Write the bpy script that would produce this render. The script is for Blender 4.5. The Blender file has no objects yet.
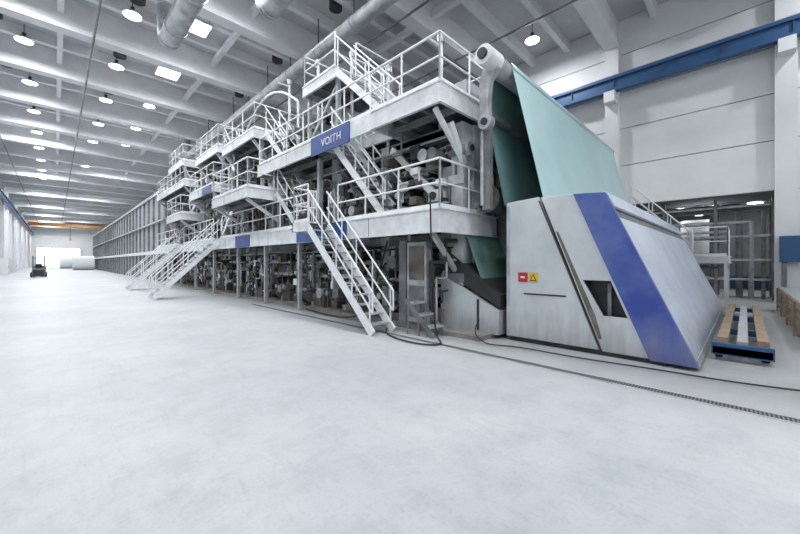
import bpy, bmesh, math, random
from mathutils import Vector
random.seed(7)
S=bpy.context.scene
try:
    S.view_settings.view_transform='Standard'
    S.view_settings.look='None'
except Exception as e: print(e)
K=.265   # overall lamp power factor

# ---------------- materials ----------------
def mat(name,col,rough=.5,metal=0.,var=.12,scale=2.,bump=0.,emit=0.,dirt=None,grime=0,stretch=(1,1,1)):
    m=bpy.data.materials.new(name); m.use_nodes=True
    nt=m.node_tree; b=nt.nodes['Principled BSDF']; L=nt.links.new
    b.inputs['Roughness'].default_value=rough; b.inputs['Metallic'].default_value=metal
    tc=nt.nodes.new('ShaderNodeTexCoord'); n=nt.nodes.new('ShaderNodeTexNoise')
    mp=nt.nodes.new('ShaderNodeMapping'); mp.inputs['Scale'].default_value=stretch
    n.inputs['Scale'].default_value=scale; n.inputs['Detail'].default_value=8; n.inputs['Roughness'].default_value=.6
    L(tc.outputs['Object'],mp.inputs['Vector']); L(mp.outputs[0],n.inputs['Vector'])
    r=nt.nodes.new('ShaderNodeValToRGB')
    r.color_ramp.elements[0].position=.32; r.color_ramp.elements[1].position=.62
    r.color_ramp.elements[0].color=(*(dirt or [c*(1-var) for c in col]),1)
    r.color_ramp.elements[1].color=(*col,1)
    L(n.outputs['Fac'],r.inputs['Fac']); out=r.outputs['Color']
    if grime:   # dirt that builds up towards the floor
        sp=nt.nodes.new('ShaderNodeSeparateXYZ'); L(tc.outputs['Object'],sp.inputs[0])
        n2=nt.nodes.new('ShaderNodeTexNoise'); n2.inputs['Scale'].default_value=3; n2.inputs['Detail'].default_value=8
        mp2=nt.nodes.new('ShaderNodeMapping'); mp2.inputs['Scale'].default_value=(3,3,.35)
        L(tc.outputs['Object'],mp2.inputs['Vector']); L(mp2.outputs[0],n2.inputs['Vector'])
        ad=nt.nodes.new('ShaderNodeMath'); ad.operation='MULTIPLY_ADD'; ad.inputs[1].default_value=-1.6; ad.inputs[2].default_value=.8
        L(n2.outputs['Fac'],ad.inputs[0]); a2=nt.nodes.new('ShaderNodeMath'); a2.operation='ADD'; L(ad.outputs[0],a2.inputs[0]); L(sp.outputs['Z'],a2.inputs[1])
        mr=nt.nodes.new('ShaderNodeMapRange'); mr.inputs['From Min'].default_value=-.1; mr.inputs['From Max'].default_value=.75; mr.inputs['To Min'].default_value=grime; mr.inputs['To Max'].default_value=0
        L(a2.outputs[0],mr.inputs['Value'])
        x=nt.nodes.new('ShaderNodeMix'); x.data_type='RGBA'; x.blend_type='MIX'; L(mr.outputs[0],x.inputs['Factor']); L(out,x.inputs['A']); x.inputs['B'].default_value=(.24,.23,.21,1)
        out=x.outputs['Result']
    L(out,b.inputs['Base Color'])
    if bump:
        bp=nt.nodes.new('ShaderNodeBump'); bp.inputs['Strength'].default_value=bump
        L(n.outputs['Fac'],bp.inputs['Height']); L(bp.outputs['Normal'],b.inputs['Normal'])
    if emit:
        b.inputs['Emission Color'].default_value=(*col,1); b.inputs['Emission Strength'].default_value=emit
    return m
def stripes(name,c1,c2,scale,direction='Y',rough=.6):
    m=bpy.data.materials.new(name); m.use_nodes=True
    nt=m.node_tree; b=nt.nodes['Principled BSDF']; b.inputs['Roughness'].default_value=rough
    tc=nt.nodes.new('ShaderNodeTexCoord'); w=nt.nodes.new('ShaderNodeTexWave')
    w.bands_direction=direction; w.inputs['Scale'].default_value=scale; w.inputs['Distortion'].default_value=0
    r=nt.nodes.new('ShaderNodeValToRGB'); r.color_ramp.elements[0].position=.35; r.color_ramp.elements[1].position=.6
    r.color_ramp.elements[0].color=(*c1,1); r.color_ramp.elements[1].color=(*c2,1)
    nt.links.new(tc.outputs['Object'],w.inputs['Vector']); nt.links.new(w.outputs['Fac'],r.inputs['Fac'])
    nt.links.new(r.outputs['Color'],b.inputs['Base Color'])
    return m
def floor_mat():
    m=bpy.data.materials.new('painted_concrete'); m.use_nodes=True
    nt=m.node_tree; b=nt.nodes['Principled BSDF']; L=nt.links.new
    tc=nt.nodes.new('ShaderNodeTexCoord')
    def noise(sc,det,ro,dist,mscale=(1,1,1),rot=0):
        mp=nt.nodes.new('ShaderNodeMapping'); mp.inputs['Scale'].default_value=mscale; mp.inputs['Rotation'].default_value=(0,0,rot)
        n=nt.nodes.new('ShaderNodeTexNoise'); n.inputs['Scale'].default_value=sc; n.inputs['Detail'].default_value=det; n.inputs['Roughness'].default_value=ro; n.inputs['Distortion'].default_value=dist
        L(tc.outputs['Object'],mp.inputs['Vector']); L(mp.outputs[0],n.inputs['Vector']); return n
    n1=noise(.35,7,.6,0); n2=noise(2.2,13,.78,.15); n3=noise(30,6,.65,0); n4=noise(2.0,12,.8,.3,(5,.6,1),-.3)
    def ramp(n,p0,c0,p1,c1):
        r=nt.nodes.new('ShaderNodeValToRGB'); r.color_ramp.elements[0].position=p0; r.color_ramp.elements[1].position=p1
        r.color_ramp.elements[0].color=(*c0,1); r.color_ramp.elements[1].color=(*c1,1); L(n.outputs['Fac'],r.inputs['Fac']); return r
    r1=ramp(n1,.36,(.415,.435,.455),.62,(.50,.517,.532))
    r2=ramp(n2,.36,(.76,.77,.78),.54,(1,1,1))
    r3=ramp(n3,.30,(.80,.80,.80),.48,(1,1,1))
    r4=ramp(n4,.34,(.76,.76,.76),.46,(1,1,1))
    def mul(a,c,f):
        x=nt.nodes.new('ShaderNodeMix'); x.data_type='RGBA'; x.blend_type='MULTIPLY'; x.inputs['Factor'].default_value=f
        L(a,x.inputs['A']); L(c,x.inputs['B']); return x.outputs['Result']
    o=mul(mul(mul(r1.outputs['Color'],r2.outputs['Color'],.6),r3.outputs['Color'],.6),r4.outputs['Color'],.45)
    # grubby strip beside the machine
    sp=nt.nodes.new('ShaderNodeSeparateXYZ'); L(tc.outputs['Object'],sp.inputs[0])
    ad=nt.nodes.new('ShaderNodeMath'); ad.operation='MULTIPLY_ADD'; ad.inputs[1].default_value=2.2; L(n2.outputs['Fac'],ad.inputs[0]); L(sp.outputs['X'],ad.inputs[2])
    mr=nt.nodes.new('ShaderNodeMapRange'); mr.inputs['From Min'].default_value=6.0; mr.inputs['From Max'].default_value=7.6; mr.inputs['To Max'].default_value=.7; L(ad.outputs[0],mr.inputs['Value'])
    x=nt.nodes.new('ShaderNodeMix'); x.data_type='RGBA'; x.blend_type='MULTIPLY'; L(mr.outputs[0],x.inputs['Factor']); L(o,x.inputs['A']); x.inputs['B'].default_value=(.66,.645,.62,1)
    L(x.outputs['Result'],b.inputs['Base Color'])
    m2=nt.nodes.new('ShaderNodeMapRange'); m2.inputs['To Min'].default_value=.38; m2.inputs['To Max'].default_value=.62
    L(n2.outputs['Fac'],m2.inputs['Value']); L(m2.outputs[0],b.inputs['Roughness'])
    bp=nt.nodes.new('ShaderNodeBump'); bp.inputs['Strength'].default_value=.05; L(n3.outputs['Fac'],bp.inputs['Height']); L(bp.outputs['Normal'],b.inputs['Normal'])
    return m

FLOOR=floor_mat()
WHITE=mat('white_paint',(.78,.80,.82),.4,0,.25,3)
RAIL=mat('rail_paint',(.84,.86,.88),.4,0,.1,3)
GALV=mat('galvanised_steel',(.52,.54,.56),.35,.35,.35,6)
GREY=mat('grey_machine_paint',(.23,.24,.25),.5,.1,.5,2.5,.05)
LGREY=mat('light_grey_casting',(.50,.52,.54),.5,.1,.45,2.5,.05)
DGREY=mat('dark_steel',(.045,.048,.05),.55,.3,.4,3)
BROWN=mat('stained_steel',(.20,.175,.15),.65,.1,.6,2.2,.1)
BLACK=mat('black_rubber',(.015,.015,.017),.6,0,.2,4)
CORE=mat('dark_backdrop',(.018,.019,.021),.7,.1,.5,1.6)
BLUE=mat('blue_paint',(.03,.075,.28),.4,0,.25,3)
BLUEW=mat('worn_blue_panel',(.035,.065,.30),.38,.1,.35,.9,dirt=(.13,.18,.40),grime=.4)
CBLUE=mat('crane_blue',(.025,.09,.22),.45,0,.15,2)
HOOD=mat('brushed_panel',(.62,.65,.68),.34,.35,.16,1.6,grime=.5)
HOODT=mat('enclosure_cover',(.68,.74,.86),.3,.2,.2,.8,grime=.45)  # bluish reflection is put into the base colour
TEAL=mat('teal_sheet',(.45,.65,.66),.35,0,.14,.5)
DTEAL=mat('dark_teal_felt',(.16,.28,.27),.55,0,.35,.8)
WALL=mat('wall_panel',(.74,.75,.76),.7,0,.08,.7)
WALLJ=mat('wall_joint',(.25,.26,.27),.8)
CEIL=mat('ceiling_concrete',(.60,.61,.63),.8,0,.16,.8)
BEAM=mat('beam_concrete',(.78,.79,.81),.75,0,.12,1.)
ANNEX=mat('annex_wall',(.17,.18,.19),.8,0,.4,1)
BASE=mat('stained_foundation',(.27,.26,.245),.75,0,.5,1.5,.1)
WOOD=mat('timber',(.34,.25,.17),.7,0,.5,5)
YEL=mat('yellow_sign',(.75,.48,.03),.5)
RED=mat('red_sign',(.5,.02,.02),.5)
ORANGE=mat('orange_crane_paint',(.55,.30,.15),.5)
PAPER=mat('paper',(.80,.82,.84),.7,0,.04,1)
GRATE=stripes('bar_grating',(.05,.05,.05),(.30,.29,.28),6.5,'Y')
DRYER=stripes('ribbed_cladding',(.26,.27,.29),(.40,.42,.44),.8,'Y')
DRAIN=stripes('drain_slots',(.02,.02,.02),(.16,.16,.16),9,'Y')
LAMPM=mat('lamp_glow',(1,1,1),.5,emit=12,var=0)
DAY=mat('daylight_glow',(.95,.97,1),.6,emit=1.8,var=0)

# ---------------- builder ----------------
class MB:
    def __init__(s): s.v=[];s.f=[];s.m=[];s.s=[];s.mats=[]
    def mi(s,m):
        if m not in s.mats: s.mats.append(m)
        return s.mats.index(m)
    def add(s,vs,fs,m,sm=False):
        o=len(s.v); s.v+= [tuple(v) for v in vs]; k=s.mi(m)
        for f in fs: s.f.append([i+o for i in f]); s.m.append(k); s.s.append(sm if len(f)<=4 else False)
    def box(s,x0,x1,y0,y1,z0,z1,m):
        s.add([(x0,y0,z0),(x1,y0,z0),(x1,y1,z0),(x0,y1,z0),(x0,y0,z1),(x1,y0,z1),(x1,y1,z1),(x0,y1,z1)],
          [(3,2,1,0),(4,5,6,7),(0,1,5,4),(1,2,6,5),(2,3,7,6),(3,0,4,7)],m)
    def bar(s,p,q,w,h,m):
        p=Vector(p);q=Vector(q);d=(q-p)
        if d.length<1e-5:return
        d.normalize(); up=Vector((0,0,1)) if abs(d.z)<.95 else Vector((1,0,0))
        a=d.cross(up).normalized(); u=a.cross(d).normalized()
        vs=[]
        for c in (p,q):
            for (i,j) in ((-1,-1),(1,-1),(1,1),(-1,1)): vs.append(c+a*(i*w/2)+u*(j*h/2))
        s.add(vs,[(3,2,1,0),(4,5,6,7),(0,1,5,4),(1,2,6,5),(2,3,7,6),(3,0,4,7)],m)
    def cyl(s,p,q,r,m,n=12,r2=None):
        p=Vector(p);q=Vector(q);d=(q-p)
        if d.length<1e-5:return
        d.normalize(); up=Vector((0,0,1)) if abs(d.z)<.9 else Vector((1,0,0))
        a=d.cross(up).normalized(); u=a.cross(d).normalized(); r2=r if r2 is None else r2
        vs=[]
        for c,rr in ((p,r),(q,r2)):
            for i in range(n):
                t=2*math.pi*i/n; vs.append(c+a*(rr*math.cos(t))+u*(rr*math.sin(t)))
        s.add(vs,[(i,(i+1)%n,n+(i+1)%n,n+i) for i in range(n)],m,True)
        s.add(vs[:n],[tuple(range(n-1,-1,-1))],m); s.add(vs[n:],[tuple(range(n))],m)
    def tube(s,pts,r,m,n=8):
        for i in range(len(pts)-1): s.cyl(pts[i],pts[i+1],r,m,n)
    def prism(s,prof,x0,x1,m):
        n=len(prof); vs=[(x0,y,z) for y,z in prof]+[(x1,y,z) for y,z in prof]
        s.add(vs,[tuple(range(n)),tuple(range(2*n-1,n-1,-1))]+[(i,i+n,(i+1)%n+n,(i+1)%n) for i in range(n)],m)
    def build(s,name,parent=None,bevel=0):
        me=bpy.data.meshes.new(name); me.from_pydata(s.v,[],s.f)
        for m in s.mats: me.materials.append(m)
        me.polygons.foreach_set('material_index',s.m); me.polygons.foreach_set('use_smooth',s.s)
        bm=bmesh.new(); bm.from_mesh(me); bmesh.ops.recalc_face_normals(bm,faces=bm.faces); bm.to_mesh(me); bm.free()
        o=bpy.data.objects.new(name,me); S.collection.objects.link(o)
        if parent: o.parent=parent
        if bevel:
            b=o.modifiers.new('bevel','BEVEL'); b.width=bevel; b.segments=2; b.limit_method='ANGLE'
        return o
def empty(name):
    e=bpy.data.objects.new(name,None); S.collection.objects.link(e); return e

def railing(B,pts,h=1.1,m=RAIL,r=.024,sp=1.25,kick=True):
    for i in range(len(pts)-1):
        p=Vector(pts[i]);q=Vector(pts[i+1]);L=(q-p).length;n=max(1,round(L/sp))
        for k in range(n+1):
            c=p.lerp(q,k/n); B.cyl(c,c+Vector((0,0,h)),r,m,6)
        for hh in (h,h*.52): B.cyl(p+Vector((0,0,hh)),q+Vector((0,0,hh)),r if hh<h else r*1.15,m,6)
        if kick: B.bar(p+Vector((0,0,.06)),q+Vector((0,0,.06)),.012,.12,m)
def stair(B,top,foot,wv,m=RAIL,rails=True):
    top=Vector(top);foot=Vector(foot);wv=Vector((wv[0],wv[1],0))
    rise=top.z-foot.z;n=max(2,round(rise/.21))
    dv=(foot-top)
    for off in (Vector((0,0,0)),wv):
        B.bar(top+off-Vector((0,0,.08)),foot+off+Vector((0,0,.04)),.05,.2,m)
        if rails:
            L=dv.length;k=max(2,round(L/1.0))
            for i in range(k+1):
                c=top.lerp(foot,(i+.15)/(k+.3))+off; B.cyl(c,c+Vector((0,0,1.0)),.022,m,6)
            for hh in (1.0,.52): B.cyl(top+off+Vector((0,0,hh)),foot+off+Vector((0,0,hh)),.024,m,6)
            e=foot+off; B.cyl(e+Vector((0,0,1.0)),e+Vector((0,0,.52)),.024,m,6)
    for i in range(1,n):
        c=top.lerp(foot,i/n); B.bar(c,c+wv,.24,.035,GALV)
def deck(B,x0,x1,y0,y1,z,fas=.48,fm=WHITE):
    B.box(x0+.03,x1,y0+.03,y1-.03,z-.05,z,GRATE)
    f0=z-fas; f1=z+.06
    B.box(x0,x0+.05,y0,y1,f0,f1,fm); B.box(x0+.05,x1,y0,y0+.05,f0,f1,fm); B.box(x0+.05,x1,y1-.05,y1,f0,f1,fm)
    B.box(x0-.03,x0,y0,y1,f0,f0+.03,fm); B.box(x0-.03,x0,y0,y1,f1-.03,f1,fm); B.box(x0-.03,x1,y0-.03,y0,f0,f0+.03,fm); B.box(x0-.03,x1,y0-.03,y0,f1-.03,f1,fm)
    yy=y0+2.4
    while yy<y1-.5: B.box(x0-.004,x0,yy,yy+.015,f0+.03,f1-.03,DGREY); yy+=2.4
    n=max(2,int((y1-y0)/.7))
    for i in range(1,n):
        y=y0+(y1-y0)*i/n; B.box(x0+.05,x1,y-.04,y+.04,z-.3,z-.06,GREY)
    B.box(x0+.6,x0+.72,y0+.05,y1-.05,z-.42,z-.28,GREY)

# ---------------- room shell ----------------
XL,XR,YN,YF,H=-6.,21.7,-14.,170.,14.8
b=MB(); b.box(XL-.5,30,YN,YF+.5,-.3,0,FLOOR); b.build('floor')
b=MB(); b.box(XL-.5,XR+.5,YN,YF+.5,H,H+.3,CEIL)
y=YN+.5
while y<YF:
    b.box(XL,XR,y-.14,y+.14,H-.55,H,BEAM); y+=2.1
for x in (0.2,7,13.5): b.box(x-.12,x+.12,YN,YF,H-.8,H-.5,BEAM)
for i in range(60):
    yy=6+6.3*(i//3)+2; xx=(-3,2,9)[i%3]+.8
    b.cyl((xx,yy,H-.62),(xx,yy,H-.01),.32,DGREY,14)
b.build('ceiling')
b=MB()
b.box(XL-.5,XL-.12,YN,YF,0,H,WALLJ)
for i in range(29):
    y0=YN+6.3*i+.06; y1=min(y0+6.24,YF)
    for z0,z1 in ((0,2.4),(2.43,4.9),(4.93,7.4),(7.43,9.9),(9.93,12.3),(12.33,H)): b.box(XL-.13,XL,y0,y1,z0+.01,z1,WALL)
    b.box(XL,XL+.5,y0-.4,y0+.3,0,H,BEAM)
b.build('wall_left')
b=MB()
oy0,oy1,oz=-1.1,7.5,4.75
b.box(XR+.12,XR+.5,YN,oy0,0,oz,WALLJ); b.box(XR+.12,XR+.5,oy1,YF,0,oz,WALLJ); b.box(XR+.12,XR+.5,YN,YF,oz,H,WALLJ)
ys=[YN,-7.5,-1.2]+[-1.2+6.3*k for k in range(1,28)]+[YF]
zs=(0,2.4,oz,6.9,8.9,10.9,12.9,H)
for i in range(len(ys)-1):
    for j in range(len(zs)-1):
        a,c=ys[i]+.015,ys[i+1]-.015
        if zs[j]<oz-.1 and c>oy0 and a<oy1:
            if c>oy1+.1: a=max(a,oy1)
            else: continue
        b.box(XR,XR+.13,a,c,zs[j]+.02,zs[j+1]-.02,WALL)
b.build('wall_right')
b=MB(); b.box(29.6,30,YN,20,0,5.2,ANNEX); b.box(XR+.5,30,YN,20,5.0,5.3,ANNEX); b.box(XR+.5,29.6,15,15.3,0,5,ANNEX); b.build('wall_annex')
b=MB(); b.box(XL-.5,XR+.5,YF,YF+.5,0,H,WALL)
b.build('wall_far')
b=MB(); b.box(-4.5,6.5,YF-.25,YF-.02,0,6.5,DAY)  # glow put into the door panel to brighten the far hall end
for x in (-4.5,-.8,2.9,6.5): b.box(x-.12,x+.12,YF-.4,YF-.02,0,6.6,WHITE)
b.box(-4.6,6.6,YF-.4,YF-.02,6.5,6.8,WHITE); b.build('door_1')

for k in range(-3,26):
    y=5.1+6.3*k
    if y>YF-1: break
    b=MB(); b.box(XL+.02,XR-.02,y-.2,y+.2,13.35,H,BEAM); b.box(XL+.02,XR-.02,y-.34,y+.34,13.2,13.42,BEAM); b.build('ceiling_beam')
    if -5<y<110:
        b=MB(); b.box(XR-.45,XR,y-.32,y+.32,0,13.2,WALL); b.box(XR-.95,XR-.45,y-.25,y+.25,10.2,10.75,WALL)
        b.build('concrete_column')
for x0,x1 in ((XR-.85,XR-.5),(XL+.55,XL+.9)):
    b=MB(); xm=(x0+x1)/2
    b.box(x0,x1,YN,YF,10.75,10.90,CBLUE); b.box(xm-.05,xm+.05,YN,YF,10.90,11.40,CBLUE); b.box(x0,x1,YN,YF,11.40,11.55,CBLUE); b.box(xm-.04,xm+.04,YN,YF,11.55,11.65,GALV)
    y=YN
    while y<YF: b.box(x0+.04,x1-.04,y,y+.03,10.9,11.40,CBLUE); y+=2.1
    b.build('crane_runway_beam')
b=MB()
for y in (140,143): b.box(XL+.9,XR-.9,y-.4,y+.4,11.9,12.9,ORANGE)
b.box(XL+.58,XL+1.1,138,145,11.65,12.4,ORANGE); b.box(XR-1.1,XR-.58,138,145,11.65,12.4,ORANGE); b.box(2,4.5,139.8,143.2,12.9,13.15,ORANGE)
b.cyl((3.2,141.5,12.9),(3.2,141.5,8.5),.06,BLACK,6); b.box(2.9,3.5,141.2,141.8,8,8.6,YEL); b.build('overhead_crane')
def duct(x,z,r,y0,y1):
    b=MB(); b.cyl((x,y0,z),(x,y1,z),r,LGREY,20)
    pts=[(x,y1,z)]
    for i in range(1,6):
        a=i/5*math.pi/2; pts.append((x,y1+r*1.4*math.sin(a),z+r*1.4*(1-math.cos(a))))
    pts.append((x,pts[-1][1],H-.56)); b.tube(pts,r,LGREY,20)
    y=y0+.5
    while y<y1: b.cyl((x,y,z),(x,y+.1,z),r+.035,GALV,20); b.cyl((x,y+.05,z+r),(x,y+.05,H-.56),.025,DGREY,6); y+=3
    b.build('ventilation_duct')
duct(3.95,12.5,.45,-6,19.6); duct(6.5,12.6,.45,-6,14.2); duct(9.6,12.5,.32,0,40)
b=MB()
for x in (-3.5,1.4,11.5,16): b.cyl((x,YN,13.08),(x,YF-1,13.08),.05,GREY,8)
b.build('sprinkler_pipe')

# lamps
def area(x,y,z,sx,sy,w,col=(1,1,1)):
    l=bpy.data.lights.new('lamp_light','AREA'); l.shape='RECTANGLE'; l.size=sx; l.size_y=sy; l.energy=w*K; l.color=col
    o=bpy.data.objects.new('lamp_light',l); o.location=(x,y,z); S.collection.objects.link(o); return o
def hb(x,y,light=0):
    b=MB(); b.cyl((0,0,0),(0,0,.16),.38,GALV,20,.24); b.cyl((0,0,-.03),(0,0,.0),.36,LAMPM,20); b.cyl((0,0,.16),(0,0,.4),.09,DGREY,10); b.cyl((0,0,.4),(0,0,.9),.02,DGREY,6)
    o=b.build('high_bay_lamp'); o.location=(x,y,13.85)
    if light: l=area(0,0,-.05,.6,.6,light,(.95,.98,1)); l.parent=o
def panel(x,y,light=0):
    b=MB(); b.box(-.65,.65,-.65,.65,0,.14,GALV); b.box(-.58,.58,-.58,.58,-.02,0,LAMPM)
    for u,v in ((-.5,-.5),(.5,.5),(.5,-.5),(-.5,.5)): b.cyl((u,v,.1),(u,v,.8),.015,DGREY,5)
    o=b.build('ceiling_light_panel'); o.location=(x,y,13.95)
    if light: l=area(0,0,-.05,1.16,1.16,light,(.95,.98,1)); l.parent=o
for i in range(-2,25):
    yy=8.25+6.3*i; near=yy<45
    hb(-1.2,yy+.8,1200 if near else (4200 if i%3==0 else 0))
    if i%2==0 or near: hb(2.7,yy+.5)
    if yy<30: panel(5.2,yy-.6,1300)
    else: hb(5.2,yy-.6,1300 if near else (4200 if i%4==0 else 0))
    if i%2==0: hb(18.5,yy,1500 if yy<40 else 0)

# ---------------- machine ----------------
pm=empty('paper_machine')
def roller(B,y,z,r,x0=7.05,m=GREY):
    B.cyl((x0+.25,y,z),(16,y,z),r,m,24); B.cyl((x0,y,z),(x0+.25,y,z),r*.55,GALV,16); B.cyl((x0-.14,y,z),(x0,y,z),r*.28,DGREY,12)
    B.box(x0+.02,x0+.2,y-r*.62,y+r*.62,z-r*.75,z-r*.1,LGREY)
FR=MB();RO=MB();AP=MB();CO=MB()
CO.box(8.0,16,4.95,34,0.1,5.0,CORE); CO.box(8.0,16,11,34,5.0,6.9,CORE)  # near-black blocks added as a dark backdrop, standing in for interior shade
rnd=random.random
def bay(y0,y1,zt):
    FR.box(6.95,7.4,y0-.15,y0+.2,0.1,zt,LGREY)
    FR.box(6.88,7.45,y0-.2,y0+.3,.1,.4,BROWN)
    for z in (2.3,5.0,zt-.15):
        FR.box(7.0,7.35,y0,y1,z-.18,z+.12,GREY)
    for z in (1.2,3.6,4.3): FR.box(6.9,6.97,y0-.2,y0+.26,z,z+.22,random.choice([GALV,GREY,WHITE]))
    yc=(y0+y1)/2
    FR.box(6.75,7.9,y0+.35,y0+1.05+.5*rnd(),0.1,.5+.6*rnd(),BROWN)
    FR.box(7.2,8,y1-1.2,y1-.3,0.1,1.5+.6*rnd(),GREY)
    for k in range(2): FR.bar((6.85,y0+.3,1.2+k*.5),(6.85,y1-.3,1.2+k*.5),.1,.1,LGREY)
    roller(RO,yc-.3,1.55,.42); roller(RO,yc+.65,.95,.3)
    roller(RO,y0+.85,3.35,.38,m=LGREY); roller(RO,y1-.75,3.9,.52,m=GALV); roller(RO,y0+.95,4.45,.3)
    FR.bar((6.85,y0+.2,3.0),(6.85,y1-.4,4.9),.12,.18,WHITE if rnd()<.4 else BROWN)
    if zt>6:
        roller(RO,y0+.8,5.9,.42); roller(RO,y1-.8,6.4,.36,m=GALV); FR.bar((6.85,y1-.2,5.3),(6.85,y0+.5,zt),.12,.16,GREY)
        roller(RO,yc,6.9,.3,m=LGREY)
    for k in range(50):
        yy=y0+.2+(y1-y0-.4)*rnd(); tier=random.choice([.1,.4,.8,1.3,1.7,.6,1.5,2.9,3.2,3.6,4.0,4.4]+([5.4,5.8,6.2,6.7] if zt>6 else []))
        w=.06+.26*rnd(); hh=.06+.3*rnd(); x=6.5+.45*rnd()
        AP.box(x,7.1,yy-w/2,yy+w/2,tier,tier+hh,random.choice([GREY,WHITE,GALV,DGREY,BROWN,BROWN,LGREY,DGREY]))
        if k%3==0: AP.cyl((x-.05,yy,tier+hh/2),(x,yy,tier+hh/2),min(w,hh)*.35,DGREY,10)
    for k in range(24):
        yy=y0+.15+(y1-y0-.3)*rnd(); z0=random.choice([0.1,.3,.5,.8,.1,2.9,3.1,3.3]+([5.2,5.4] if zt>6 else [])); x=6.5+.45*rnd(); L=.8+1.1*rnd(); r=.015+.035*rnd(); dy=(.2+.8*rnd())*random.choice((-1,1))
        yq=min(max(yy+dy,y0+.05),y1)
        m=random.choice([GALV,GREY,WHITE,DGREY,DGREY,BROWN]); AP.tube([(x,yy,z0),(x,yy,z0+L*.7),(x,yq,z0+L*.7),(x,yq,z0+L),(x+.9,yq,z0+L)],r,m,8)
        if k%2: AP.cyl((x-.06,yy,z0+L*.4),(x-.03,yy,z0+L*.4),.09,random.choice([DGREY,BROWN,GALV]),12)
    for k in range(3):
        yy=y0+.4+(y1-y0-.8)*rnd(); z=random.choice([.6,1.7,3.3,4.4]); AP.cyl((6.55,yy,z),(7.0,yy,z),.12+.08*rnd(),random.choice([GREY,GALV,LGREY]),14)
    # drive motor with cooling fins on its bed plate
    ym=y0+.9+.8*rnd()
    AP.box(6.45,7.0,ym-.3,ym+.3,.1,.18,BROWN); AP.cyl((6.72,ym-.28,.42),(6.72,ym+.22,.42),.2,random.choice([GREY,DGREY,LGREY]),18)
    for q in range(5): AP.cyl((6.72,ym-.24+q*.09,.42),(6.72,ym-.215+q*.09,.42),.225,DGREY,18)
    AP.box(6.62,6.82,ym-.12,ym+.08,.6,.72,LGREY)
    for z in (2.05,4.75):
        for q in range(3): AP.cyl((6.75+.08*q,y0,z+.05*q),(6.75+.08*q,y1,z+.05*q),.025,random.choice([GALV,DGREY,LGREY]),6)
yb=4.95
while yb<33.5:
    bay(yb,yb+2.6,5.1 if yb<9.5 else 7.1); yb+=2.6
FR.box(6.95,7.4,33.6,34.1,0.1,7.1,GREY)
FR.box(6.4,17,4.0,34.1,0,.1,BASE)
arm=[(3.76,6.22),(3.9,6.32),(4.12,6.22),(4.27,5.8),(4.26,5.2),(4.2,4.75),(4.02,4.75),(4.06,5.3),(4.0,5.75),(3.82,5.95)]
FR.prism(arm,6.82,6.98,LGREY); FR.prism(arm,15.9,16.1,LGREY)
FR.box(6.98,7.12,4.1,4.3,2.9,5.0,GREY); FR.cyl((6.80,4.13,4.85),(6.98,4.13,4.85),.17,GALV,20); FR.cyl((6.76,4.13,4.85),(6.80,4.13,4.85),.08,DGREY,14)
FR.box(6.98,8.6,4.1,4.25,5.0,5.14,GREY); FR.cyl((6.95,4.28,3.0),(6.95,4.28,4.7),.04,GALV,10)
FR.box(7.35,7.7,4.75,4.95,0.1,5.1,LGREY); FR.box(8.5,8.9,4.5,4.9,.1,5.1,GREY)
FR.bar((6.5,4.85,4.95),(7.5,4.85,3.4),.1,.16,WHITE); FR.bar((7.7,4.8,3.0),(8.5,4.8,4.8),.1,.14,BROWN)
for (x0,x1,z0,z1,m) in ((6.9,7.3,2.9,3.5,LGREY),(7.75,8.3,2.9,3.9,GREY),(7.0,7.3,3.7,4.1,GALV),(7.8,8.4,4.1,4.7,LGREY)): FR.box(x0,x1,4.78,4.95,z0,z1,m)
for x,z,r in ((7.1,4.45,.16),(7.95,3.6,.2),(7.5,3.1,.13)): FR.cyl((x,4.66,z),(x,4.95,z),r,GALV,16); FR.cyl((x,4.62,z),(x,4.66,z),r*.5,DGREY,12)
FR.box(15.8,16.2,3.95,4.4,0.1,4.7,GREY)
RO.cyl((6.98,3.95,6.08),(15.9,3.95,6.08),.22,LGREY,28); RO.cyl((6.45,3.95,6.14),(6.98,3.95,6.14),.21,WHITE,24); RO.cyl((6.38,3.95,6.14),(6.45,3.95,6.14),.11,DGREY,16)
RO.cyl((7.7,4.55,5.05),(15.8,4.55,5.05),.3,GREY,24); RO.cyl((7.7,4.6,3.3),(15.8,4.6,3.3),.35,GREY,24)
for (y0,y1,z0,z1,m) in ((5.2,5.6,2.9,4.1,LGREY),(5.8,6.1,2.9,3.8,GREY),(6.4,6.6,3.4,4.3,DGREY)): AP.box(7.0,7.3,y0,y1,z0,z1,m)
AP.box(6.46,6.6,5.55,6.2,.1,2.2,LGREY); AP.box(6.44,6.46,5.62,6.12,1.25,2.1,BROWN); AP.box(6.44,6.46,5.62,6.12,.3,1.1,GREY); AP.box(6.46,6.6,6.25,6.5,.1,2.25,GREY)
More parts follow.
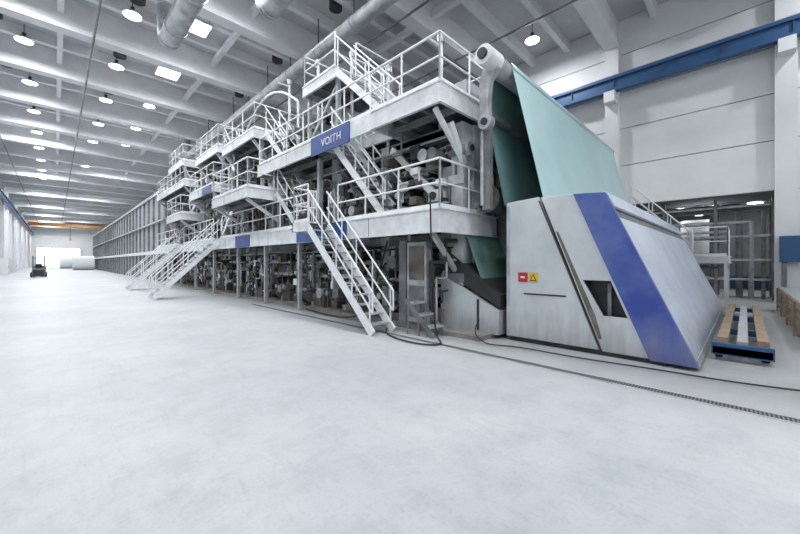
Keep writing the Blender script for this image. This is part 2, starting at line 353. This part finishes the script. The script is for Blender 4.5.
# slanted web-threading guard and felt below the deck
AP.prism([(5.4,1.40),(3.8,.62),(3.8,.1),(5.4,.1)],6.85,15.8,HOOD)
AP.prism([(5.4,2.1),(5.4,1.5),(3.8,.68),(3.8,.96)],6.92,15.8,DGREY)
AP.prism([(4.9,2.75),(4.86,2.75),(4.2,1.05),(4.24,1.05)],7.0,15.8,DTEAL)
AP.box(6.82,6.85,4.3,4.34,.15,.85,DGREY)
CO.build('dark_backdrop_core',pm); FR.build('side_frames',pm); RO.build('rolls',pm); AP.build('pipes_and_drives',pm)
b=MB(); pts=[(6.8,12.5+5.5*t/10,7.1+2.1*math.sin(math.pi*(.15+.7*t/10))) for t in range(11)]
b.tube([(6.8,12.5,6.9)]+pts+[(6.8,18,6.9)],.05,WHITE)
for yy,h in ((9.4,8.6),(11.5,9.2),(7.6,7.4),(13.8,9.3),(5.6,7.4)):
    b.cyl((7.1,yy,5.1),(7.1,yy,h),.055,WHITE,10); b.cyl((7.1,yy,h),(7.1,yy,h+.18),.1,GALV,12); b.cyl((7.1,yy,h-.1),(6.6,yy,h-.1),.03,WHITE,8)
for y0,y1,z1,m in ((4.95,5.3,6.3,LGREY),(6.0,6.5,6.1,GREY),(9.5,10.2,6.4,LGREY),(11.4,12.3,6.3,GREY)): b.box(7.3,8.1,y0,y1,5.6,z1,m)
b.build('service_pipes',pm)

# sheet
b=MB()
b.add([(7.3,3.72,6.1),(15.7,3.72,6.1),(15.7,3.0,2.98),(7.3,3.0,2.98)],[(0,1,2,3)],TEAL)
w=[]
for i in range(9):
    a=math.pi*(1-i/8); w.append((3.95-.25*math.cos(math.pi-a),6.08+.25*math.sin(a)))
for i in range(8):
    (ya,za),(yb_,zb)=w[i],w[i+1]; b.add([(7.3,ya,za),(15.7,ya,za),(15.7,yb_,zb),(7.3,yb_,zb)],[(0,1,2,3)],TEAL,True)
b.add([(7.3,4.20,6.08),(15.7,4.20,6.08),(15.7,4.26,5.05),(7.3,4.26,5.05)],[(0,1,2,3)],DTEAL)
b.add([(7.2,4.3,5.2),(15.7,4.3,5.2),(15.7,3.85,2.98),(7.2,3.85,2.98)],[(0,1,2,3)],DTEAL)
b.build('sheet_web',pm)

b=MB(); b.box(6.6,17,34.4,112,0,7.7,DRYER)
y=34.4
while y<112:
    b.box(6.45,6.6,y-.12,y+.12,0,7.7,GREY); y+=2.4
b.box(6.4,17.1,34.3,112.2,7.7,7.95,GALV); b.box(6.35,6.6,34.3,112,2.4,2.7,WHITE); b.box(6.35,6.6,34.3,112,5.2,5.35,GALV)
b.build('dryer_hood')

# ---------------- platforms ----------------
e=MB(); deck(e,5.9,8.3,4.67,8.4,2.83); deck(e,5.9,6.95,8.4,34,2.83)
railing(e,[(5.95,8.9-.35,2.88),(5.95,4.72,2.88),(8.2,4.72,2.88)]); railing(e,[(5.95,9.75,2.88),(5.95,18.6,2.88)]); railing(e,[(5.95,19.9,2.88),(5.95,25.9,2.88)]); railing(e,[(5.95,27.2,2.88),(5.95,33.9,2.88)])
for y0,y1 in ((8.05,10.9),(15.0,16.6)): e.box(5.865,5.9,y0,y1,2.36,2.88,BLUE)
for y in (11.2,14,17,20.5,24,27.5,31): e.box(6.1,6.22,y-.06,y+.06,0,2.4,GALV); e.box(6.02,6.3,y-.13,y+.13,0,.03,GALV)
e.bar((6.0,5.0,2.4),(6.9,5.0,1.5),.08,.12,LGREY)
e.build('access_platform')
e=MB(); z=5.6
deck(e,5.9,8.3,4.67,7.0,z,fas=.42); deck(e,6.95,8.3,7.0,9.3,z,fas=.3); deck(e,5.9,8.3,9.3,14.2,z,fas=.42); e.box(5.9,5.95,7.0,9.3,z-.42,z+.06,WHITE); e.box(5.95,6.1,7,9.3,z-.06,z,GRATE)
e.box(5.86,5.9,7.9,9.95,z-.5,z+.08,BLUE)
railing(e,[(5.95,14.1,z+.05),(5.95,4.72,z+.05),(8.25,4.72,z+.05),(8.25,7,z+.05)])
for y in (4.9,8.0): e.bar((6.0,y,z-.45),(6.95,y,z-1.3),.08,.12,WHITE)
for y in (10.3,13.8): e.box(6.35,6.5,y-.07,y+.07,2.8,z-.4,LGREY)
up=e.build('access_platform')
cu=bpy.data.curves.new('sign_lettering','FONT'); cu.body='VOITH'; cu.size=.33; cu.extrude=.004; cu.align_x='CENTER'; cu.align_y='CENTER'; cu.space_character=1.1
t=bpy.data.objects.new('sign_lettering',cu); t.location=(5.855,8.8,z-.22); t.rotation_euler=(math.pi/2,0,-math.pi/2); cu.materials.append(WHITE); S.collection.objects.link(t); t.parent=up
e=MB(); z=7.7; deck(e,6.1,8.6,8.93,10.9,z,fas=.3)
railing(e,[(6.15,9.0,z+.05),(6.15,10.85,z+.05),(8.5,10.85,z+.05)]); railing(e,[(6.95,8.98,z+.05),(8.55,8.98,z+.05),(8.55,10.85,z+.05)])
for x,y in ((6.3,9.05),(6.3,10.75),(8.45,9.05),(8.45,10.75)): e.box(x-.06,x+.06,y-.06,y+.06,5.6,z-.25,LGREY)
e.bar((6.3,9.05,z-.35),(6.3,10.75,z-1.9),.06,.08,LGREY)
e.build('access_platform')
def plat(x0,x1,y0,y1,z,base,fas=.35,blue=False):
    e=MB(); deck(e,x0,x1,y0,y1,z,fas=fas); railing(e,[(x1-.1,y0+.05,z+.05),(x0+.05,y0+.05,z+.05),(x0+.05,y1-.05,z+.05),(x1-.1,y1-.05,z+.05)],sp=1.1)
    for y in (y0+.3,y1-.3): e.bar((x0+.1,y,z-fas),(6.95,y,z-fas-1.1),.08,.12,WHITE)
    for y in (y0+.2,y1-.2): e.box(6.3,6.42,y-.06,y+.06,base,z-.3,LGREY)
    if blue: e.box(x0-.035,x0,y0+.2,y0+1.7,z-fas,z+.04,BLUE)
    e.build('access_platform')
plat(5.0,7.2,13.0,17.0,4.45,2.83)
plat(5.9,8.3,14.6,18.5,7.3,4.45)
plat(5.6,8,18.9,23.2,5.6,2.83,blue=True)
plat(6.0,8.3,19.5,23.5,7.8,5.6)
plat(5.3,7.2,24.0,27.5,4.6,2.83)
plat(5.8,8,25.2,33.5,6.9,2.83)
plat(6.1,8.4,27,31,8.6,6.9)
def ST(*a,extra=None):
    b=MB(); stair(b,*a)
    if extra: extra(b)
    b.build('metal_staircase')
def land(b):
    b.box(5.15,5.86,8.9,9.75,2.75,2.83,GRATE); b.box(5.12,5.17,8.9,9.78,2.6,2.88,WHITE); b.box(5.12,5.86,9.73,9.78,2.6,2.88,WHITE); railing(b,[(5.16,8.9,2.85),(5.16,9.74,2.85),(5.84,9.74,2.85)])
ST((5.16,8.95,2.83),(5.16,6.05,0),(.66,0),extra=land)
ST((6.15,9.25,5.6),(6.15,6.7,2.83),(.68,0))
ST((6.15,8.95,7.7),(6.15,6.75,5.6),(.68,0))
ST((5.86,18.75,2.83),(3.1,18.75,0),(0,.85))
ST((5.86,26.05,2.83),(3.1,26.05,0),(0,.85))
ST((6.2,17.8,4.45),(6.2,19.6,2.83),(.6,0))
ST((6.1,12.9,4.45),(6.1,11.2,2.83),(.6,0))
ST((6.3,14.4,7.3),(6.3,12.6,5.6),(.6,0))
ST((6.3,19.4,7.8),(6.3,17.9,6.2),(.6,0))
ST((6.1,23.2,5.6),(6.1,25.2,4.6),(.6,0))
b=MB()
for i,z in enumerate((.25,.5,.75)): b.box(5.9,6.34,4.9+.27*i,5.17+.27*i,z-.04,z,GALV)
for x in (5.9,6.34):
    b.bar((x,4.87,.05),(x,5.7,.8),.03,.1,GREY); b.cyl((x,5.65,0),(x,5.65,.78),.02,GREY,6); b.cyl((x,4.95,0),(x,4.95,.2),.02,GREY,6); b.cyl((x,5.3,0),(x,5.3,.5),.02,GREY,6)
b.build('step_stool')

# ---------------- enclosure ----------------
e=empty('winder_enclosure')
XE=16.4
Lz=lambda z:1.84+1.11*(z-.1)/2.92
Rz=lambda z:1.12+1.20*(z-.06)/2.94
b=MB()
b.prism([(3.69,.1),(3.69,2.99),(2.99,3.03),(1.88,.1)],7.0,7.08,HOOD)
zo0,zo1=.72,1.36
b.prism([(Lz(3.02),3.02),(Rz(3.0),3.0),(Rz(zo1),zo1),(Lz(zo1),zo1)],7.02,7.08,HOOD)
b.prism([(Lz(zo0),zo0),(Rz(zo0),zo0),(Rz(.08),.08),(Lz(.08),.08)],7.02,7.08,HOOD)
b.prism([(Lz(zo1),zo1),(Lz(zo1)-.16,zo1),(Lz(zo0)-.26,zo0),(Lz(zo0),zo0)],7.02,7.08,HOOD)
b.prism([(Rz(zo1)+.05,zo1),(Rz(zo1),zo1),(Rz(zo0),zo0),(Rz(zo0)+.05,zo0)],7.02,7.08,HOOD)
b.build('side_panels',e,.006)
b=MB()
b.prism([(Lz(2.3)-.03,2.3),(Lz(2.3)-.07,2.3),(Lz(zo0)-.13,zo0),(Lz(.3)-.08,.3),(Lz(.3)-.03,.3)],7.012,7.02,BROWN)
b.box(7.25,7.3,1.2,2.4,.5,1.5,DGREY); b.box(7.16,7.25,1.72,1.78,.7,1.3,GREY)
b.build('stained_edge',e)
b=MB(); b.prism([(2.32,3.0),(1.78,2.96),(.5,.06),(1.12,.06)],6.98,7.10,BLUEW); b.build('blue_corner_panel',e,.01)
b=MB()
b.prism([(3.65,.0),(3.65,2.9),(1.85,2.88),(.66,.05),(.66,0)],7.32,XE,DGREY)
b.box(7.08,7.32,3.6,3.65,0,2.9,DGREY)
b.build('inner_body',e)
b=MB()
def sl(t): return (1.78+(.5-1.78)*t, 2.96+(.06-2.96)*t)
nrm=(.916,.402)
def slab(x0,x1,t0,t1,m,o=.0,th=.06):
    (ya,za),(yb,zb)=sl(t0),sl(t1); oy,oz=-nrm[0]*o,nrm[1]*o
    ty,tz=nrm[0]*th,-nrm[1]*th
    b.prism([(ya+oy,za+oz),(yb+oy,zb+oz),(yb+oy+ty,zb+oz+tz),(ya+oy+ty,za+oz+tz)],x0,x1,m)
slab(7.1,XE,0,.09,HOODT,.02)
slab(7.1,XE,.09,.16,GREY,-.05)
xs=[7.1,9.6,12.1,14.6,XE]
for i in range(4): slab(xs[i]+.012,xs[i+1]-.012,.16,.97,HOODT,.0)
slab(7.1,XE,.97,1.0,GALV,.01)
b.prism([(3.69,2.93),(3.69,2.99),(1.80,2.99),(1.80,2.93)],7.1,XE,HOOD)
b.build('sloping_cover',e,.006)
b=MB(); b.box(6.985,7.0,2.45,3.3,1.02,1.05,DGREY)
b.box(6.99,7.02,3.62,3.69,.1,2.9,LGREY); b.prism([(2.99,2.95),(2.96,2.95),(1.84,.12),(1.87,.12)],6.985,7.0,DGREY)
b.box(7.05,8.5,.9,3.6,0,.1,DGREY); b.build('trim_strips',e)
b=MB(); b.box(6.985,6.998,3.22,3.42,1.28,1.48,RED); b.box(6.98,6.985,3.27,3.37,1.36,1.40,WHITE); b.build('fire_sign')
b=MB(); b.box(6.988,6.998,3.0,3.19,1.28,1.48,YEL); b.prism([(3.17,1.31),(3.02,1.31),(3.095,1.45)],6.98,6.988,BLACK); b.prism([(3.145,1.325),(3.045,1.325),(3.095,1.42)],6.976,6.98,YEL); b.build('warning_sign')

b=MB(); stair(b,(17.5,3.55,4.1),(17.5,1.5,1.85),(.8,0)); b.build('metal_staircase')
e=MB(); deck(e,17.4,19.2,.4,1.5,1.85,fas=.2); railing(e,[(17.45,1.45,1.9),(17.45,.45,1.9),(19.1,.45,1.9)])
deck(e,17.4,19.2,3.6,8,4.1,fas=.25); railing(e,[(17.45,8,4.15),(17.45,3.65,4.15)])
for x,y,z in ((17.5,.5,1.8),(19.1,.5,1.8),(17.5,3.7,4.0),(19.1,3.7,4),(17.5,7.8,4),(19.1,1.4,1.8)): e.box(x-.05,x+.05,y-.05,y+.05,0,z,WHITE)
e.build('access_platform')

# ---------------- drain, hose ----------------
b=MB(); b.box(5.53,5.67,-8,14,0,.006,DRAIN); b.box(5.50,5.53,-8,14,0,.008,LGREY); b.box(5.67,5.70,-8,14,0,.008,LGREY); b.build('floor_drain_grate')
def curve(name,pts,r,m):
    c=bpy.data.curves.new(name,'CURVE'); c.dimensions='3D'; c.bevel_depth=r; c.bevel_resolution=3
    s=c.splines.new('NURBS'); s.points.add(len(pts)-1)
    for i,p in enumerate(pts): s.points[i].co=(*p,1)
    s.use_endpoint_u=True; s.order_u=4; c.materials.append(m)
    o=bpy.data.objects.new(name,c); S.collection.objects.link(o); return o
curve('rubber_hose',[(5.84,4.9,3.2),(5.8,4.85,2.0),(5.85,4.8,1.2),(5.8,4.75,.5),(5.8,4.7,.05),(5.75,4.5,.03),(5.4,4.3,.03),(5.2,4.8,.03),(5.3,5.6,.03),(5.6,6.2,.03),(6.3,6.6,.12)],.018,BLACK)
curve('rubber_hose',[(6.7,4.2,.4),(6.4,4.2,.2),(6.3,3.9,.03),(6.2,3.6,.03),(6.5,3.2,.03),(6.4,2,.03),(6.7,.8,.03),(6.6,0,.03),(7.2,-1.5,.03)],.012,BLACK)
curve('rubber_hose',[(6.6,7.1,2.3),(6.4,7.2,1.4),(6.3,7.5,.6),(6.2,7.9,.04),(6,9,.04),(6.2,10.5,.04),(6.3,11,.04)],.025,DGREY)

# ---------------- right side objects ----------------
b=MB()
for y in (-.25,.33): b.box(8.15,15.5,y-.05,y+.05,.12,.26,CBLUE)
for x in (8.2,10.5,13,15.4): b.box(x-.08,x+.08,-.32,.40,.12,.24,CBLUE)
b.box(8.12,8.2,-.34,.42,.1,.3,CBLUE)
for x in (8.5,11,14):
    for y in (-.25,.33): b.cyl((x,y-.05,.1),(x,y+.05,.1),.1,DGREY,14)
b.build('transport_trolley')
b=MB()
for y in (-.22,.28): b.box(8.3,15.2,y-.07,y+.07,.262,.38,WOOD)
b.box(8.3,15.2,-.04,.1,.262,.33,GALV); b.build('timber_beam')
b=MB()
for z in (.12,.3,.48,.66):
    b.box(9.9,18,-.85,-.82,z,z+.13,WOOD)
    b.box(9.88,9.91,-2.3,-.85,z,z+.13,WOOD)
for x in (10,12,14,16,17.9): b.box(x-.05,x+.05,-.82,-.78,0,.8,WOOD); b.box(x-.05,x+.05,-2.3,-.85,0,.12,WOOD)
b.box(9.9,18,-2.3,-.85,.79,.82,GALV); b.build('wooden_crate')
b=MB(); b.box(XR-.9,XR-.5,-2.6,-1.0,1.7,2.75,CBLUE); b.box(XR-.8,XR-.6,-1.2,-1.05,0,1.7,GREY);b.box(XR-.8,XR-.6,-2.5,-2.4,0,1.7,GREY); b.build('switch_cabinet')
b=MB()
for k,(y,z,m) in enumerate(((-.6,4.2,GREY),(-.2,3.6,GALV),(.2,4.4,GREY),(.6,3.2,GALV),(1.2,4.0,GREY))):
    b.tube([(23+.2*k,y,0),(23+.2*k,y,z),(23+.2*k,y+5,z)],.07+.03*(k%3),m,10)
for x in (22.6,24.6):
    for y in (-.9,1.0,3,6): b.box(x-.06,x+.06,y-.06,y+.06,0,4.7,GREY)
    for z in (.9,1.8,2.9,4.3): b.box(x-.04,x+.04,-.9,6,z-.05,z+.05,LGREY)
b.box(23.9,24.5,-.8,.6,.4,1.0,CBLUE)
b.build('pipe_rack')
b=MB(); b.cyl((26.6,1.9,2.2),(26.6,1.9,4.1),.85,PAPER,24); b.cyl((26.6,1.9,4.1),(26.6,1.9,4.98),.2,GALV,12)
for a in range(4): b.box(26.6+.5*math.cos(a*1.57+.8)-.05,26.6+.5*math.cos(a*1.57+.8)+.05,1.9+.5*math.sin(a*1.57+.8)-.05,1.9+.5*math.sin(a*1.57+.8)+.05,0,2.3,GREY)
b.build('storage_tank')
b=MB()
for i in range(6): b.cyl((27.5,-2+1.6*i,4.94),(27.5,-2+1.6*i,4.995),.3,LAMPM,12)
al=b.build('annex_fill'); l=area(25.8,1.5,4.85,.8,5,600); l.parent=al  # made-up lamp discs, with an area light added to brighten the annex

# ---------------- far objects ----------------
b=MB(); X,Y=-1.3,56
b.box(X-.5,X+.5,Y,Y+1.7,.25,1.0,GREY); b.box(X-.55,X+.55,Y+1.3,Y+2.1,.3,1.3,GREY)
for y in (Y+.2,Y+1.7):
    for x in (X-.55,X+.55): b.cyl((x-.1,y,.28),(x+.1,y,.28),.28,BLACK,14)
for x in (X-.45,X+.45):
    b.bar((x,Y+.2,1),(x,Y+.4,2.15),.07,.07,GREY); b.bar((x,Y+1.7,1.2),(x,Y+1.5,2.15),.07,.07,GREY); b.bar((x,Y-.15,0.1),(x,Y-.15,2.4),.1,.12,GREY)
b.box(X-.5,X+.5,Y+.3,Y+1.6,2.12,2.2,GREY); b.box(X-.45,X+.45,Y-.25,Y-.18,.1,.8,DGREY)
for x in (X-.3,X+.3): b.box(x-.06,x+.06,Y-1.3,Y-.2,.05,.1,DGREY)
b.box(X-.25,X+.25,Y+.8,Y+1.3,1.0,1.5,BLACK); b.build('forklift')
for (x,y,r) in ((4.3,100,1.5),(2.6,128,1.7)):
    b=MB(); b.cyl((x-1.7,y,r),(x+1.7,y,r),r,PAPER,32); b.cyl((x-1.73,y,r),(x+1.73,y,r),.15,BROWN,16); b.build('paper_roll')
for y in (40,52,58,70,84):
    b=MB(); b.box(XL+.6,XL+1.5,y,y+2.4,0,2.1,WALL); b.box(XL+1.5,XL+1.53,y+.1,y+1.15,.1,2.0,WHITE); b.box(XL+1.5,XL+1.53,y+1.25,y+2.3,.1,2.0,WHITE); b.box(XL+1.53,XL+1.56,y+1.0,y+1.06,.9,1.2,BLACK); b.build('storage_cabinet')

# world & camera
w=bpy.data.worlds.new('world'); S.world=w; w.use_nodes=True
w.node_tree.nodes['Background'].inputs['Color'].default_value=(.92,.96,1,1); w.node_tree.nodes['Background'].inputs['Strength'].default_value=1.15  # white background enters through the open near end as added fill light
c=bpy.data.cameras.new('camera'); c.sensor_width=36; c.lens=15.525; c.shift_y=-.00625; c.clip_end=500
o=bpy.data.objects.new('camera',c); o.location=(0,0,1.7); o.rotation_euler=(math.pi/2,0,-math.pi/4); S.collection.objects.link(o); S.camera=o
